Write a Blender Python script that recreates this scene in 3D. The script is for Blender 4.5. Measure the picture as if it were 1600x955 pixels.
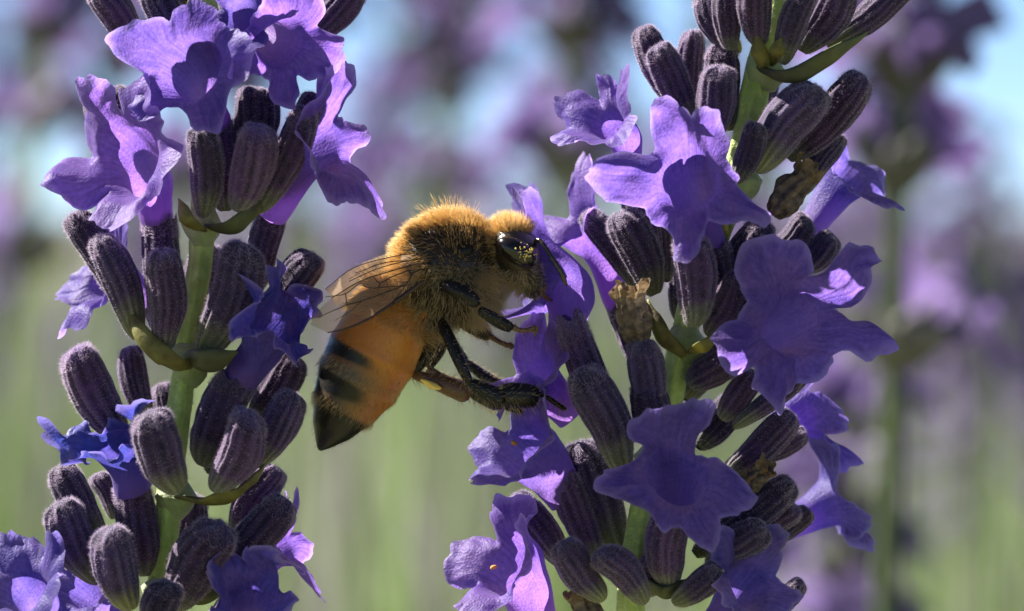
# Honey bee feeding on lavender, macro view.  1 Blender unit = 1 cm.
import bpy, math, random
import numpy as np
from mathutils import Vector, Matrix

scene = bpy.context.scene
for o in list(bpy.data.objects):
    bpy.data.objects.remove(o)
scene.unit_settings.scale_length = 0.01
COL = scene.collection

# ------------------------------------------------------------------ camera
DIST = 20.0            # focus distance (cm)
PITCH = math.radians(1.05)
cam_d = bpy.data.cameras.new('camera')
cam = bpy.data.objects.new('camera', cam_d)
COL.objects.link(cam)
FWD = np.array([0, math.cos(PITCH), -math.sin(PITCH)])
UPV = np.array([0, math.sin(PITCH), math.cos(PITCH)])
RGT = np.array([1.0, 0, 0])
CAMP = -DIST * FWD
cam.location = CAMP
cam.rotation_euler = (math.pi / 2 - PITCH, 0, 0)
cam_d.sensor_width = 36
cam_d.lens = 180
cam_d.clip_start = 0.5
cam_d.clip_end = 500000
cam_d.dof.use_dof = True
cam_d.dof.focus_distance = DIST - 0.1
cam_d.dof.aperture_fstop = 0.180 / 0.30
scene.camera = cam

# ------------------------------------------------------------------ sky, sun, exposure
SUN_TO = Vector((-0.67, 0.37, 0.645)).normalized()
world = bpy.data.worlds.new('World')
scene.world = world
world.use_nodes = True
wn = world.node_tree
sky = wn.nodes.new('ShaderNodeTexSky')
sky.sky_type = 'NISHITA'
sky.sun_disc = False
sky.sun_elevation = math.asin(SUN_TO.z)
sky.sun_rotation = math.atan2(SUN_TO.x, SUN_TO.y)
sky.altitude = 2500
sky.air_density = 0.45
sky.dust_density = 0.0
sky.ozone_density = 3.0
bg = wn.nodes['Background']
bg.inputs['Strength'].default_value = 0.05
wn.links.new(sky.outputs[0], bg.inputs[0])
sd = bpy.data.lights.new('sun', 'SUN')
sd.energy = 5.0
sd.angle = math.radians(0.5)
sd.color = (1.0, 0.95, 0.87)
sun = bpy.data.objects.new('sun', sd)
COL.objects.link(sun)
sun.rotation_euler = SUN_TO.to_track_quat('Z', 'Y').to_euler()
scene.view_settings.view_transform = 'Standard'
scene.view_settings.look = 'None'
scene.view_settings.gamma = 1
scene.view_settings.use_curve_mapping = False
scene.view_settings.exposure = 1.82
scene.cycles.max_bounces = 8
scene.cycles.transparent_max_bounces = 12
scene.cycles.use_denoising = True

rng = np.random.default_rng(7)
random.seed(7)

# ------------------------------------------------------------------ helpers
def P(px, py, d=0.0):
    """world point seen at pixel (px,py) of the 1600x955 view, d cm behind the focus plane"""
    return CAMP + (DIST + d) * (FWD + RGT * (px - 800) / 8000.0 + UPV * (477.5 - py) / 8000.0)

def V(r, u, t):
    """direction from (right, up, toward viewer)"""
    v = RGT * r + UPV * u - FWD * t
    return v / np.linalg.norm(v)

def unit(v):
    return v / (np.linalg.norm(v) + 1e-12)

def mk_mesh(name, verts, faces, smooth=True, attr=None, mats=None, midx=None):
    me = bpy.data.meshes.new(name)
    me.from_pydata([tuple(v) for v in verts], [], faces if isinstance(faces, list) else faces.tolist())
    if smooth:
        me.polygons.foreach_set('use_smooth', np.ones(len(me.polygons), dtype=bool))
    if attr:
        for k, a in attr.items():
            at = me.color_attributes.new(k, 'FLOAT_COLOR', 'POINT')
            c = np.ones((len(me.vertices), 4), dtype=np.float32)
            c[:, :a.shape[1]] = a
            at.data.foreach_set('color', c.ravel())
    for m in (mats or []):
        me.materials.append(m)
    if midx is not None:
        me.polygons.foreach_set('material_index', np.asarray(midx, dtype=np.int32))
    me.update()
    return me

def link(name, data, parent=None, mat=None):
    o = bpy.data.objects.new(name, data)
    COL.objects.link(o)
    if parent is not None:
        o.parent = parent
    if mat is not None and data is not None and not data.materials:
        data.materials.append(mat)
    return o

def place(o, parent_inv_loc, M):
    o.matrix_basis = M

def thing(name, label, cat, loc, group=None):
    o = link(name, None)
    o.location = loc
    o['label'] = label
    o['category'] = cat
    if group:
        o['group'] = group
    return o

def snoise(p, freq, seed, n=7):
    r = np.random.default_rng(seed)
    k = r.normal(size=(n, 3))
    k = k / np.linalg.norm(k, axis=1)[:, None] * freq * r.uniform(.6, 1.5, (n, 1))
    ph = r.uniform(0, 6.28, n)
    return np.sin(p @ k.T + ph).sum(1) / math.sqrt(n)

def vnoise(p, freq, seed):
    return np.stack([snoise(p, freq, seed * 3 + i) for i in range(3)], 1)

def grid_faces(nu, nv, wrap=True, off=0):
    """rings nu (along), nv around"""
    i, j = np.meshgrid(np.arange(nu - 1), np.arange(nv if wrap else nv - 1), indexing='ij')
    j2 = (j + 1) % nv
    f = np.stack([i * nv + j, i * nv + j2, (i + 1) * nv + j2, (i + 1) * nv + j], -1).reshape(-1, 4)
    return f + off

def resample(pts, n):
    """Catmull-Rom through points (any dimension)"""
    pts = np.asarray(pts, float)
    q = np.vstack([2 * pts[0] - pts[1], pts, 2 * pts[-1] - pts[-2]])
    m = len(pts) - 1
    out = []
    for t in np.linspace(0, m, n):
        i = min(int(t), m - 1)
        u = t - i
        a, b, c, d = q[i], q[i + 1], q[i + 2], q[i + 3]
        out.append(.5 * (2 * b + (c - a) * u + (2 * a - 5 * b + 4 * c - d) * u * u + (3 * b - a - 3 * c + d) * u ** 3))
    return np.array(out)

def frames(c, up0):
    """tangent, e1, e2 along a centre line by parallel transport"""
    t = np.gradient(c, axis=0)
    t /= np.linalg.norm(t, axis=1)[:, None] + 1e-12
    e1 = np.zeros_like(c)
    v = up0 - t[-1] * np.dot(up0, t[-1])
    e1[-1] = unit(v)
    for i in range(len(c) - 2, -1, -1):
        v = e1[i + 1] - t[i] * np.dot(e1[i + 1], t[i])
        e1[i] = unit(v)
    e2 = np.cross(e1, t)
    return t, e1, e2

def tube(c, r, nv=12, up=None, flat=1.0, caps=True):
    c = np.asarray(c, float)
    r = np.broadcast_to(np.asarray(r, float), (len(c),)) if np.ndim(r) < 2 else r
    t, e1, e2 = frames(c, UPV + .3 * RGT if up is None else up)
    th = np.linspace(0, 2 * np.pi, nv, endpoint=False)
    v = c[:, None] + r[:, None, None] * (np.cos(th)[None, :, None] * e1[:, None] + flat * np.sin(th)[None, :, None] * e2[:, None])
    f = grid_faces(len(c), nv).tolist()
    v = v.reshape(-1, 3)
    if caps:
        f.append(list(range(nv))[::-1])
        f.append([(len(c) - 1) * nv + k for k in range(nv)])
    return v, f

def join(parts):
    vs, fs, n = [], [], 0
    for v, f in parts:
        vs.append(np.asarray(v))
        fs += [[i + n for i in q] for q in f]
        n += len(v)
    return np.vstack(vs), fs

def blades(pos, direc, length, width, seg=2, bend=None):
    """fine hairs: three-sided tapering needles"""
    n = len(pos)
    length = np.broadcast_to(length, (n,))[:, None]
    d = direc / (np.linalg.norm(direc, axis=1)[:, None] + 1e-9)
    ref = np.where(np.abs(d[:, 2:3]) < .9, np.array([[0, 0, 1.]]), np.array([[1., 0, 0]]))
    a = np.cross(d, ref); a /= np.linalg.norm(a, axis=1)[:, None] + 1e-9
    b = np.cross(d, a)
    rows = []
    w = np.broadcast_to(width, (n,))[:, None]
    for s in range(seg):
        u = s / seg
        c = pos + d * length * u + (0 if bend is None else bend * length * u * u)
        ww = w * (1 - .55 * u)
        for k in range(3):
            an = 2.094 * k
            rows.append(c + ww * (math.cos(an) * a + math.sin(an) * b))
    rows.append(pos + d * length + (0 if bend is None else bend * length))
    v = np.stack(rows, 1)
    m = v.shape[1]
    fl = []
    for s in range(seg - 1):
        for k in range(3):
            k2 = (k + 1) % 3
            fl.append([s * 3 + k, s * 3 + k2, s * 3 + 3 + k2])
            fl.append([s * 3 + k, s * 3 + 3 + k2, s * 3 + 3 + k])
    s = seg - 1
    for k in range(3):
        fl.append([s * 3 + k, s * 3 + (k + 1) % 3, m - 1])
    fl = np.array(fl)
    f = (fl[None] + (np.arange(n) * m)[:, None, None]).reshape(-1, 3)
    return v.reshape(-1, 3), f

# ------------------------------------------------------------------ materials
class NB:
    def __init__(s, name):
        s.m = bpy.data.materials.new(name)
        s.m.use_nodes = True
        s.t = s.m.node_tree
        s.t.nodes.clear()
        s.out = s.n('ShaderNodeOutputMaterial')
    def n(s, typ, **kw):
        x = s.t.nodes.new(typ)
        for k, v in kw.items():
            setattr(x, k, v)
        return x
    def l(s, a, b):
        s.t.links.new(a, b)
    def val(s, sock, v):
        if hasattr(v, 'bl_rna') and isinstance(v, bpy.types.NodeSocket):
            s.l(v, sock)
        else:
            sock.default_value = v
    def math(s, op, a, b=0.0, clamp=False):
        x = s.n('ShaderNodeMath', operation=op, use_clamp=clamp)
        s.val(x.inputs[0], a); s.val(x.inputs[1], b)
        return x.outputs[0]
    def mix(s, f, a, b, blend='MIX'):
        x = s.n('ShaderNodeMix', data_type='RGBA', blend_type=blend)
        s.val(x.inputs[0], f); s.val(x.inputs[6], a); s.val(x.inputs[7], b)
        return x.outputs[2]
    def ramp(s, f, stops):
        x = s.n('ShaderNodeValToRGB')
        e = x.color_ramp.elements
        while len(e) < len(stops):
            e.new(.5)
        for el, (p, c) in zip(e, stops):
            el.position = p
            el.color = c if len(c) == 4 else (*c, 1)
        s.l(f, x.inputs[0])
        return x.outputs[0]
    def noise(s, scale, detail=3, vec=None, rough=.55):
        x = s.n('ShaderNodeTexNoise')
        x.inputs['Scale'].default_value = scale
        x.inputs['Detail'].default_value = detail
        x.inputs['Roughness'].default_value = rough
        if vec is not None:
            s.l(vec, x.inputs['Vector'])
        return x.outputs[0]
    def attr(s, name):
        x = s.n('ShaderNodeAttribute', attribute_name=name)
        sp = s.n('ShaderNodeSeparateColor')
        s.l(x.outputs['Color'], sp.inputs[0])
        return x.outputs['Color'], sp.outputs
    def obj(s):
        return s.n('ShaderNodeTexCoord').outputs['Object']
    def rand(s):
        return s.n('ShaderNodeObjectInfo').outputs['Random']
    def bump(s, h, strength, dist):
        x = s.n('ShaderNodeBump')
        x.inputs['Strength'].default_value = strength
        x.inputs['Distance'].default_value = dist
        s.l(h, x.inputs['Height'])
        return x.outputs[0]
    def princ(s, col, rough=.5, spec=.3, normal=None, **kw):
        x = s.n('ShaderNodeBsdfPrincipled')
        s.val(x.inputs['Base Color'], col)
        s.val(x.inputs['Roughness'], rough)
        s.val(x.inputs['Specular IOR Level'], spec)
        for k, v in kw.items():
            s.val(x.inputs[k.replace('_', ' ')], v)
        if normal is not None:
            s.l(normal, x.inputs['Normal'])
        return x.outputs[0]
    def transl(s, col, normal=None):
        x = s.n('ShaderNodeBsdfTranslucent')
        s.val(x.inputs[0], col)
        if normal is not None:
            s.l(normal, x.inputs['Normal'])
        return x.outputs[0]
    def mixs(s, f, a, b):
        x = s.n('ShaderNodeMixShader')
        s.val(x.inputs[0], f); s.l(a, x.inputs[1]); s.l(b, x.inputs[2])
        return x.outputs[0]
    def done(s, sh):
        s.l(sh, s.out.inputs[0])
        return s.m
def C(*a):
    return (*a, 1.0)

def mat_petal(name, base, deep, pink, trans):
    b = NB(name)
    _, a = b.attr('pet')           # s along, theta, random
    comb = b.n('ShaderNodeCombineXYZ')
    b.l(b.math('MULTIPLY', a[0], 1.3), comb.inputs[0])
    b.l(b.math('MULTIPLY', a[1], 44.0), comb.inputs[1])
    b.l(b.math('MULTIPLY', b.rand(), 40.0), comb.inputs[2])
    vein = b.noise(2.2, 3, comb.outputs[0], .6)
    blot = b.noise(9, 4, b.obj(), .6)
    cell = b.n('ShaderNodeTexVoronoi')
    cell.inputs['Scale'].default_value = 95
    b.l(b.obj(), cell.inputs['Vector'])
    col = b.mix(b.ramp(vein, [(.35, C(0, 0, 0)), (.62, C(1, 1, 1))]), C(*deep), C(*base))
    col = b.mix(b.ramp(blot, [(.35, C(0, 0, 0)), (.7, C(1, 1, 1))]), col, b.mix(.55, col, C(*pink)))
    mott = b.noise(55, 4, b.obj(), .65)
    col = b.mix(b.ramp(mott, [(.38, C(.38, .38, .38)), (.66, C(0, 0, 0))]), col, C(deep[0] * .55, deep[1] * .55, deep[2] * .6))
    # tube paler and pinker towards its base
    col = b.mix(b.ramp(a[0], [(.0, C(1, 1, 1)), (.42, C(0, 0, 0))]), col, C(*pink))
    col = b.mix(b.ramp(a[0], [(.90, C(0, 0, 0)), (1.0, C(.5, .5, .5))]), col, C(.30, .23, .52))
    hs = b.n('ShaderNodeHueSaturation')
    b.l(col, hs.inputs['Color'])
    b.l(b.math('ADD', .48, b.math('MULTIPLY', b.rand(), .03)), hs.inputs['Hue'])
    b.l(b.math('ADD', .85, b.math('MULTIPLY', b.rand(), .3)), hs.inputs['Value'])
    col = hs.outputs[0]
    h = b.math('ADD', b.math('MULTIPLY', vein, .6), b.math('ADD', b.math('MULTIPLY', blot, .7), b.math('ADD', b.math('MULTIPLY', cell.outputs[0], .35), b.math('MULTIPLY', mott, .5))))
    nrm = b.bump(h, .5, .009)
    p = b.princ(col, .52, .22, nrm, Sheen_Weight=.2, Sheen_Roughness=.4, Sheen_Tint=C(.8, .7, 1))
    t = b.transl(b.mix(1.0, col, C(2.3, 2.2, 2.2), 'MULTIPLY'), nrm)
    return b.done(b.mixs(trans, p, t))

M_PETAL = mat_petal('petal_violet', (.142, .082, .37), (.084, .047, .255), (.22, .118, .37), .5)
M_WILT = mat_petal('petal_wilted_blue', (.075, .06, .38), (.035, .03, .22), (.17, .09, .32), .35)

def mat_calyx():
    b = NB('calyx_purple_grey')
    _, a = b.attr('cal')           # t along, rib, rand
    n1 = b.noise(14, 4, b.obj())
    n2 = b.noise(70, 3, b.obj())
    body = b.mix(b.ramp(n1, [(.35, C(0, 0, 0)), (.65, C(1, 1, 1))]), C(.048, .018, .072), C(.010, .004, .017))
    rib = b.mix(b.math('MULTIPLY', a[1], b.math('MULTIPLY', n1, 1.1)), body, C(.105, .062, .145))
    tt = b.math('ADD', a[0], b.math('MULTIPLY', b.math('SUBTRACT', n1, .5), .3))
    tt = b.math('ADD', tt, b.math('MULTIPLY', b.math('SUBTRACT', b.rand(), .5), .22))
    col = b.mix(b.ramp(tt, [(.0, C(1, 1, 1)), (.30, C(0, 0, 0))]), rib, b.mix(a[1], C(.09, .11, .04), C(.20, .23, .10)))
    col = b.mix(b.ramp(a[0], [(.86, C(0, 0, 0)), (.97, C(1, 1, 1))]), col, b.mix(b.rand(), C(.03, .022, .04), C(.07, .04, .13)))
    col = b.mix(b.ramp(n2, [(.5, C(0, 0, 0)), (.75, C(.25, .25, .25))]), col, C(.12, .09, .13))
    hs = b.n('ShaderNodeHueSaturation')
    b.l(col, hs.inputs['Color'])
    b.l(b.math('ADD', .47, b.math('MULTIPLY', b.rand(), .05)), hs.inputs['Hue'])
    rv = b.n('ShaderNodeTexWhiteNoise', noise_dimensions='1D')
    b.l(b.rand(), rv.inputs['W'])
    b.l(b.math('ADD', .6, b.math('MULTIPLY', rv.outputs['Value'], .9)), hs.inputs['Value'])
    col = hs.outputs[0]
    h = b.math('ADD', b.math('MULTIPLY', n2, .6), b.math('MULTIPLY', b.noise(220, 2, b.obj()), .6))
    nrm = b.bump(h, .7, .006)
    return b.done(b.princ(col, .72, .18, nrm, Sheen_Weight=.35, Sheen_Roughness=.5, Sheen_Tint=C(.85, .75, .9)))
M_CALYX = mat_calyx()

def mat_simple(name, c1, c2, scale, rough=.6, spec=.25, trans=0.0, bump=.4, bdist=.004, tcol=None, sheen=0):
    b = NB(name)
    n1 = b.noise(scale, 4, b.obj())
    col = b.mix(b.ramp(n1, [(.32, C(0, 0, 0)), (.68, C(1, 1, 1))]), C(*c1), C(*c2))
    nrm = b.bump(b.noise(scale * 5, 3, b.obj()), bump, bdist)
    p = b.princ(col, rough, spec, nrm, Sheen_Weight=sheen)
    if trans:
        p = b.mixs(trans, p, b.transl(col if tcol is None else C(*tcol), nrm))
    return b.done(p)

M_STEM = mat_simple('stem_green', (.32, .44, .075), (.52, .66, .16), 16, .6, .3, 0, .9, .007, sheen=.4)
M_NODE = mat_simple('node_green_grey', (.20, .25, .08), (.36, .42, .16), 12, .6, .3, 0, .7, .008, sheen=.3)
M_BRACT = mat_simple('bract_green_brown', (.095, .065, .03), (.27, .26, .075), 13, .55, .3, .35, .5, .006, (.45, .42, .08))
M_BRACTD = mat_simple('bract_dark', (.05, .05, .03), (.11, .12, .05), 7, .55, .3, .15, .5, .006, (.2, .22, .06))
M_DRIED = mat_simple('dried_flower_tan', (.06, .042, .040), (.27, .20, .145), 16, .8, .1, .1, .9, .01)
M_DRIEDTIP = mat_simple('dried_corolla_ochre', (.16, .10, .055), (.36, .26, .15), 16, .8, .1, .3, .9, .01)
M_FUZZ = mat_simple('plant_fuzz', (.19, .145, .23), (.28, .23, .32), 3, .6, .3, .62, 0, .001, (.95, .86, .97))
M_FUZZG = mat_simple('stem_fuzz', (.50, .52, .40), (.60, .62, .50), 3, .7, .2, .45, 0, .001)
M_ANTHER = mat_simple('anther_orange', (.55, .22, .06), (.70, .36, .14), 30, .7, .2, .2, .5, .003)

# ------------------------------------------------------------------ plant piece generators (shared meshes)
LB, RB = 0.45, 0.085          # nominal bud length, radius
def make_calyx(seed, kind='bud'):
    r = np.random.default_rng(seed)
    nu, nv = 34, 78
    t = np.linspace(0, 1, nu)
    if kind == 'bud':
        prof = np.interp(t, [0, .04, .12, .3, .55, .75, .88, .95, .985, 1], [.28, .46, .64, .86, 1.0, .99, .86, .66, .42, .02])
    else:                    # open calyx: flares to a toothed rim
        prof = np.interp(t, [0, .04, .12, .3, .55, .8, .93, 1], [.28, .48, .70, .9, .98, .96, .9, .86])
    k = np.array([.25, .5, .25])
    prof[2:-2] = np.convolve(prof, k, 'same')[2:-2]
    th = np.linspace(0, 2 * np.pi, nv, endpoint=False)
    T, TH = np.meshgrid(t, th, indexing='ij')
    ph = r.uniform(0, 6.28)
    w = .25 * np.sin(2 * TH + ph) + .12 * np.sin(3 * T * 3 + ph)
    w = w + .7 * np.sin(3 * TH + 2.0 * T + r.uniform(0, 6)) + .5 * np.sin(5 * TH - 1.5 * T + r.uniform(0, 6))
    rib = (.5 + .5 * np.cos(13 * TH + w)) ** 1.1
    rib = rib * np.clip(.75 + .45 * np.sin(4 * TH + 3 * T + r.uniform(0, 6)), .25, 1)
    fade = np.interp(T, [0, .1, .8, .95, 1], [.3, 1, 1, .35, 0])
    R = prof[:, None] * (1 + .115 * (rib - .6) * fade) * (1 + .05 * np.sin(2 * TH + r.uniform(0, 6)))
    z = T.copy()
    if kind == 'bud':        # the teeth close over the tip
        z = z + .02 * np.cos(5 * TH + ph) * np.interp(T, [.8, .94, 1], [0, 1, 0])
        R = R * (1 + .09 * np.cos(5 * TH + ph) * np.interp(T, [.84, .94, 1], [0, 1, 0]))
    else:
        z = z + .035 * np.cos(5 * TH + ph) * np.interp(T, [.8, 1], [0, 1])
    x = R * np.cos(TH) * RB
    y = R * np.sin(TH) * RB
    bend = r.uniform(-.03, .03, 2)
    x = x + bend[0] * np.sin(np.pi * T)
    y = y + bend[1] * np.sin(np.pi * T)
    v = np.stack([x, y, z * LB], -1).reshape(-1, 3)
    v += vnoise(v, 22, seed + 5) * .0035 + vnoise(v, 60, seed + 6) * .0012
    f = grid_faces(nu, nv)
    cal = np.stack([T, rib * fade, np.full_like(T, r.uniform())], -1).reshape(-1, 3)
    me = mk_mesh('calyx', v, f, True, {'cal': cal}, [M_CALYX])
    # fuzz, dense along the ribs and on the tip
    vv = v.reshape(nu, nv, 3)
    n = 2600
    tip = r.uniform(size=n) < .38
    ti = np.where(tip, r.uniform(.82, .99, n), r.uniform(.02, .97, n)) * (nu - 1)
    rid = (np.round(r.uniform(0, 13, n)) + r.normal(0, .25, n)) / 13 * 2 * np.pi
    tj = np.where(r.uniform(size=n) < .85, rid, r.uniform(0, 6.28, n)) % (2 * np.pi) / (2 * np.pi) * nv
    i0 = np.minimum(ti.astype(int), nu - 2); j0 = tj.astype(int) % nv
    fi = (ti - i0)[:, None]; fj = (tj - np.floor(tj))[:, None]; j1 = (j0 + 1) % nv
    pos = (vv[i0, j0] * (1 - fi) + vv[i0 + 1, j0] * fi) * (1 - fj) + (vv[i0, j1] * (1 - fi) + vv[i0 + 1, j1] * fi) * fj
    du = vv[i0 + 1, j0] - vv[i0, j0]; dv = vv[i0, j1] - vv[i0, j0]
    nr = np.cross(dv, du); nr /= np.linalg.norm(nr, axis=1)[:, None] + 1e-9
    d = nr * 1.2 + r.normal(0, .45, (n, 3)) + np.array([0, 0, .2])
    ln = r.uniform(.005, .016, n) * np.where(tip, 1.4, 1)
    fv, ff = blades(pos, d, ln, .0007, 1)
    fm = mk_mesh('fuzz', fv, ff, False, None, [M_FUZZ])
    return me, fm
BUDS = [make_calyx(100 + i, 'bud') for i in range(6)]
OPENS = [make_calyx(200 + i, 'open') for i in range(3)]

def make_dried(seed):
    r = np.random.default_rng(seed)
    nu, nv = 60, 110
    t = np.linspace(0, 1, nu); th = np.linspace(0, 2 * np.pi, nv, endpoint=False)
    T, TH = np.meshgrid(t, th, indexing='ij')
    prof = np.interp(t, [0, .1, .3, .55, .75, .85, 1], [.3, .65, .95, .9, .72, .85, 1.05])
    R = prof[:, None] * (1 + .16 * np.cos(7 * TH + 1.2 * np.sin(4 * T)) + .1 * np.cos(3 * TH + 2))
    z = T + .07 * np.cos(4 * TH + 1) * np.interp(T, [.75, 1], [0, 1])
    v = np.stack([R * np.cos(TH) * RB, R * np.sin(TH) * RB, z * LB], -1).reshape(-1, 3)
    v += vnoise(v, 28, seed) * .010 + vnoise(v, 75, seed + 1) * .004
    f = grid_faces(nu, nv)
    mi = (np.repeat(np.arange(nu - 1), nv) > 49).astype(int)
    return mk_mesh('dried_flower', v, f, True, None, [M_DRIED, M_DRIEDTIP], mi)
DRIED = [make_dried(300 + i) for i in range(2)]

def orient(base, tip, width_scale, roll):
    z = tip - base
    L = np.linalg.norm(z)
    z = z / L
    ref = np.array([.3, -1., .2])
    x = unit(np.cross(ref, z)); y = np.cross(z, x)
    x, y = math.cos(roll) * x + math.sin(roll) * y, -math.sin(roll) * x + math.cos(roll) * y
    M = Matrix.Identity(4)
    s = width_scale
    for i in range(3):
        M[i][0] = x[i] * s; M[i][1] = y[i] * s; M[i][2] = z[i] * L / LB; M[i][3] = base[i]
    return M

class Spike:
    def __init__(s, root):
        s.root = root
        s.inv = Matrix.Translation(root.location).inverted()
        s.k = 0
    def bud(s, bx, by, bd, tx, ty, td, w, kind='bud', parent=None):
        s.k += 1
        a, b = P(bx, by, bd), P(tx, ty, td)
        M = s.inv @ orient(a, b, w * random.uniform(.86, .98) / 800.0 / RB, random.uniform(0, 6.28))
        if kind == 'dried':
            o = link('dried_flower', DRIED[s.k % 2], s.root)
            o.matrix_basis = M
            return o
        me, fm = (BUDS[s.k % 6] if kind == 'bud' else OPENS[s.k % 3])
        if parent is None:
            o = link('bud' if kind == 'bud' else 'calyx', me, s.root)
            o.matrix_basis = M
            h = link('fuzz', fm, o)
            h['kind'] = 'stuff'
        else:                              # calyx below an open flower: a sub-part of that flower
            o = link('calyx', me, parent)
            o.matrix_basis = M
            h = link('fuzz', fm, parent)
            h.matrix_basis = M
            h['kind'] = 'stuff'
        return o
    def stem(s, pts, w):
        c = resample([P(*p) for p in pts], 90)
        t, e1, e2 = frames(c, -FWD)
        th = np.linspace(0, 2 * np.pi, 40, endpoint=False)
        sq = 1 + .13 * np.cos(4 * th) + .02 * np.cos(12 * th)           # lavender stems are square
        rr = w / 800.0 * (1 + .05 * snoise(c, 5, 11))
        v = c[:, None] + rr[:, None, None] * sq[None, :, None] * (np.cos(th)[None, :, None] * e1[:, None] + np.sin(th)[None, :, None] * e2[:, None])
        v = v.reshape(-1, 3)
        v += vnoise(v, 40, 3) * .0015
        loc = np.array(s.root.location)
        o = link('stem', mk_mesh('stem', v - loc, grid_faces(90, 40), True, None, [M_STEM]), s.root)
        r = np.random.default_rng(5)
        n = 9000
        i = r.integers(0, 89, n); j = r.integers(0, 40, n)
        vv = v.reshape(90, 40, 3)
        u = r.uniform(size=(n, 1)); uu = r.uniform(size=(n, 1))
        pos = vv[i, j] * (1 - u) + vv[i + 1, j] * u
        pos = pos * (1 - uu) + (vv[i, (j + 1) % 40] * (1 - u) + vv[i + 1, (j + 1) % 40] * u) * uu
        d = (pos - c[i]); d /= np.linalg.norm(d, axis=1)[:, None]
        d = d + r.normal(0, .5, (n, 3))
        fv, ff = blades(pos, d, r.uniform(.005, .013, n), .0007, 1)
        h = link('fuzz', mk_mesh('fuzz', fv - loc, ff, False, None, [M_FUZZG]), o)
        h['kind'] = 'stuff'
        return o
    def node(s, x, y, w):
        c0, c1 = P(x, y + w, 0), P(x + 3, y - w * .8, 0)
        u = np.linspace(0, 1, 16)
        c = c0 + (c1 - c0) * u[:, None]
        v, f = tube(c, w / 400.0 * np.interp(u, [0, .3, .6, 1], [.45, .85, 1, .5]), 28)
        v = v + vnoise(v, 20, int(x)) * .010 + vnoise(v, 55, int(y)) * .004
        return link('node', mk_mesh('node', v - np.array(s.root.location), f, True, None, [M_NODE]), s.root)
    def bract(s, pts, w, mat, cup=.5, up=None, name='bract'):
        c = resample([P(*p) for p in pts], 26)
        t, e1, e2 = frames(c, -FWD if up is None else up)
        u = np.linspace(0, 1, 26); q = np.linspace(-1, 1, 13)
        prof = np.sin(np.pi * np.clip(u * .86 + .10, 0, 1)) ** .7 * np.interp(u, [0, .8, 1], [1, .9, .25])
        hw = (w / 800.0) * prof
        v = c[:, None] + hw[:, None, None] * (q[None, :, None] * e2[:, None] + (-cup * (q ** 2))[None, :, None] * e1[:, None])
        v = v.reshape(-1, 3)
        v += vnoise(v, 14, int(w) + 3) * .010 + vnoise(v, 40, int(w) + 9) * .005
        f = grid_faces(26, 13, False)
        loc = np.array(s.root.location)
        me = mk_mesh(name, v - loc, f, True, None, [mat])
        o = link(name, me, s.root)
        sm = o.modifiers.new('thick', 'SOLIDIFY'); sm.thickness = .008; sm.offset = 0
        return o
    def flower(s, base, mouth, axis, up, lobes, r0=.055, r1=.11, seed=0, noise=.02, wilt=False, calyx=None, tang=None, name='flower', notch=.28, hair=True, size=.9):
        A, Bm = P(*base), P(*mouth)
        ax = V(*axis); upv = V(*up)
        upv = unit(upv - ax * np.dot(upv, ax))
        L = np.linalg.norm(Bm - A)
        n1, n2, nv = 22, 30, 168
        u = np.linspace(0, 1, n1)[:, None]
        t0 = unit(Bm - A) if tang is None else V(*tang)
        c1 = A + t0 * L * .4; c2 = Bm - ax * L * .45
        cl = (1 - u) ** 3 * A + 3 * u * (1 - u) ** 2 * c1 + 3 * u * u * (1 - u) * c2 + u ** 3 * Bm
        t, e1, e2 = frames(cl, upv)
        th = np.linspace(0, 2 * np.pi, nv, endpoint=False)
        rad = (r0 + (r1 - r0) * np.interp(u[:, 0], [0, .3, .7, 1], [0, .08, .50, 1]))
        ring = np.cos(th)[None, :, None] * e1[:, None] + np.sin(th)[None, :, None] * e2[:, None]
        squash = 1 + .08 * np.cos(2 * th + seed)
        vt = cl[:, None] + (rad[:, None] * squash[None, :])[..., None] * ring
        # limb
        ln = np.full(nv, 0.0); ps = np.zeros(nv); ws = np.zeros(nv); xe = np.full(nv, 1.0); side = np.zeros(nv)
        for lb in lobes:
            a, l, hw, psi = lb[:4]
            l = l * size
            ex = lb[4] if len(lb) > 4 else 1.9
            dd = (np.degrees(th) - a + 180) % 360 - 180
            x = np.clip(np.abs(dd) / hw, 0, 1)
            ll = l * np.clip(1 - x ** ex, 0, 1) ** .72
            xe = np.where(ll > ln, x, xe); ln = np.maximum(ln, ll)
            wgt = np.exp(-(dd / (hw * .8)) ** 2) + 1e-5
            ps += wgt * psi; ws += wgt
        psi = np.radians(ps / ws)
        ln = np.maximum(ln, notch * np.max([l[1] for l in lobes]) * size)
        kk = np.array([1, 2, 1.]) / 4
        lw = np.convolve(np.r_[ln[-1:], ln, ln[:1]], kk, 'valid')
        lw = lw * (1 + .05 * np.sin(11 * th + seed) + .035 * np.sin(23 * th + 2 * seed) + .02 * np.sin(41 * th + 3 * seed))
        sv = np.linspace(0, 1, n2 + 1)[1:]
        r = np.random.default_rng(seed + 900)
        k1, k2, k3, a1, a2, a3 = r.uniform(0, 6.28, 6)
        pos = vt[-1].copy()
        rows = []
        e1m, e2m, axm = e1[-1], e2[-1], t[-1]
        rd = np.cos(th)[:, None] * e1m + np.sin(th)[:, None] * e2m
        for q in sv:
            curl = (.30 * np.sin(3 * th + k1) + .22 * np.sin(5 * th + k2) + .25 * np.sin(8 * th + k3) * q) * q
            an = psi * np.interp(q, [0, .3, .7, 1], [.22, .72, 1.0, 1.06]) + .45 * (xe ** 2 - .35) * q + curl * (.75 if not wilt else 2.2)
            dr = np.cos(an)[:, None] * axm + np.sin(an)[:, None] * rd
            pos = pos + dr * (lw / n2)[:, None]
            rows.append(pos)
        v = np.concatenate([vt, np.stack(rows)], 0)
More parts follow.
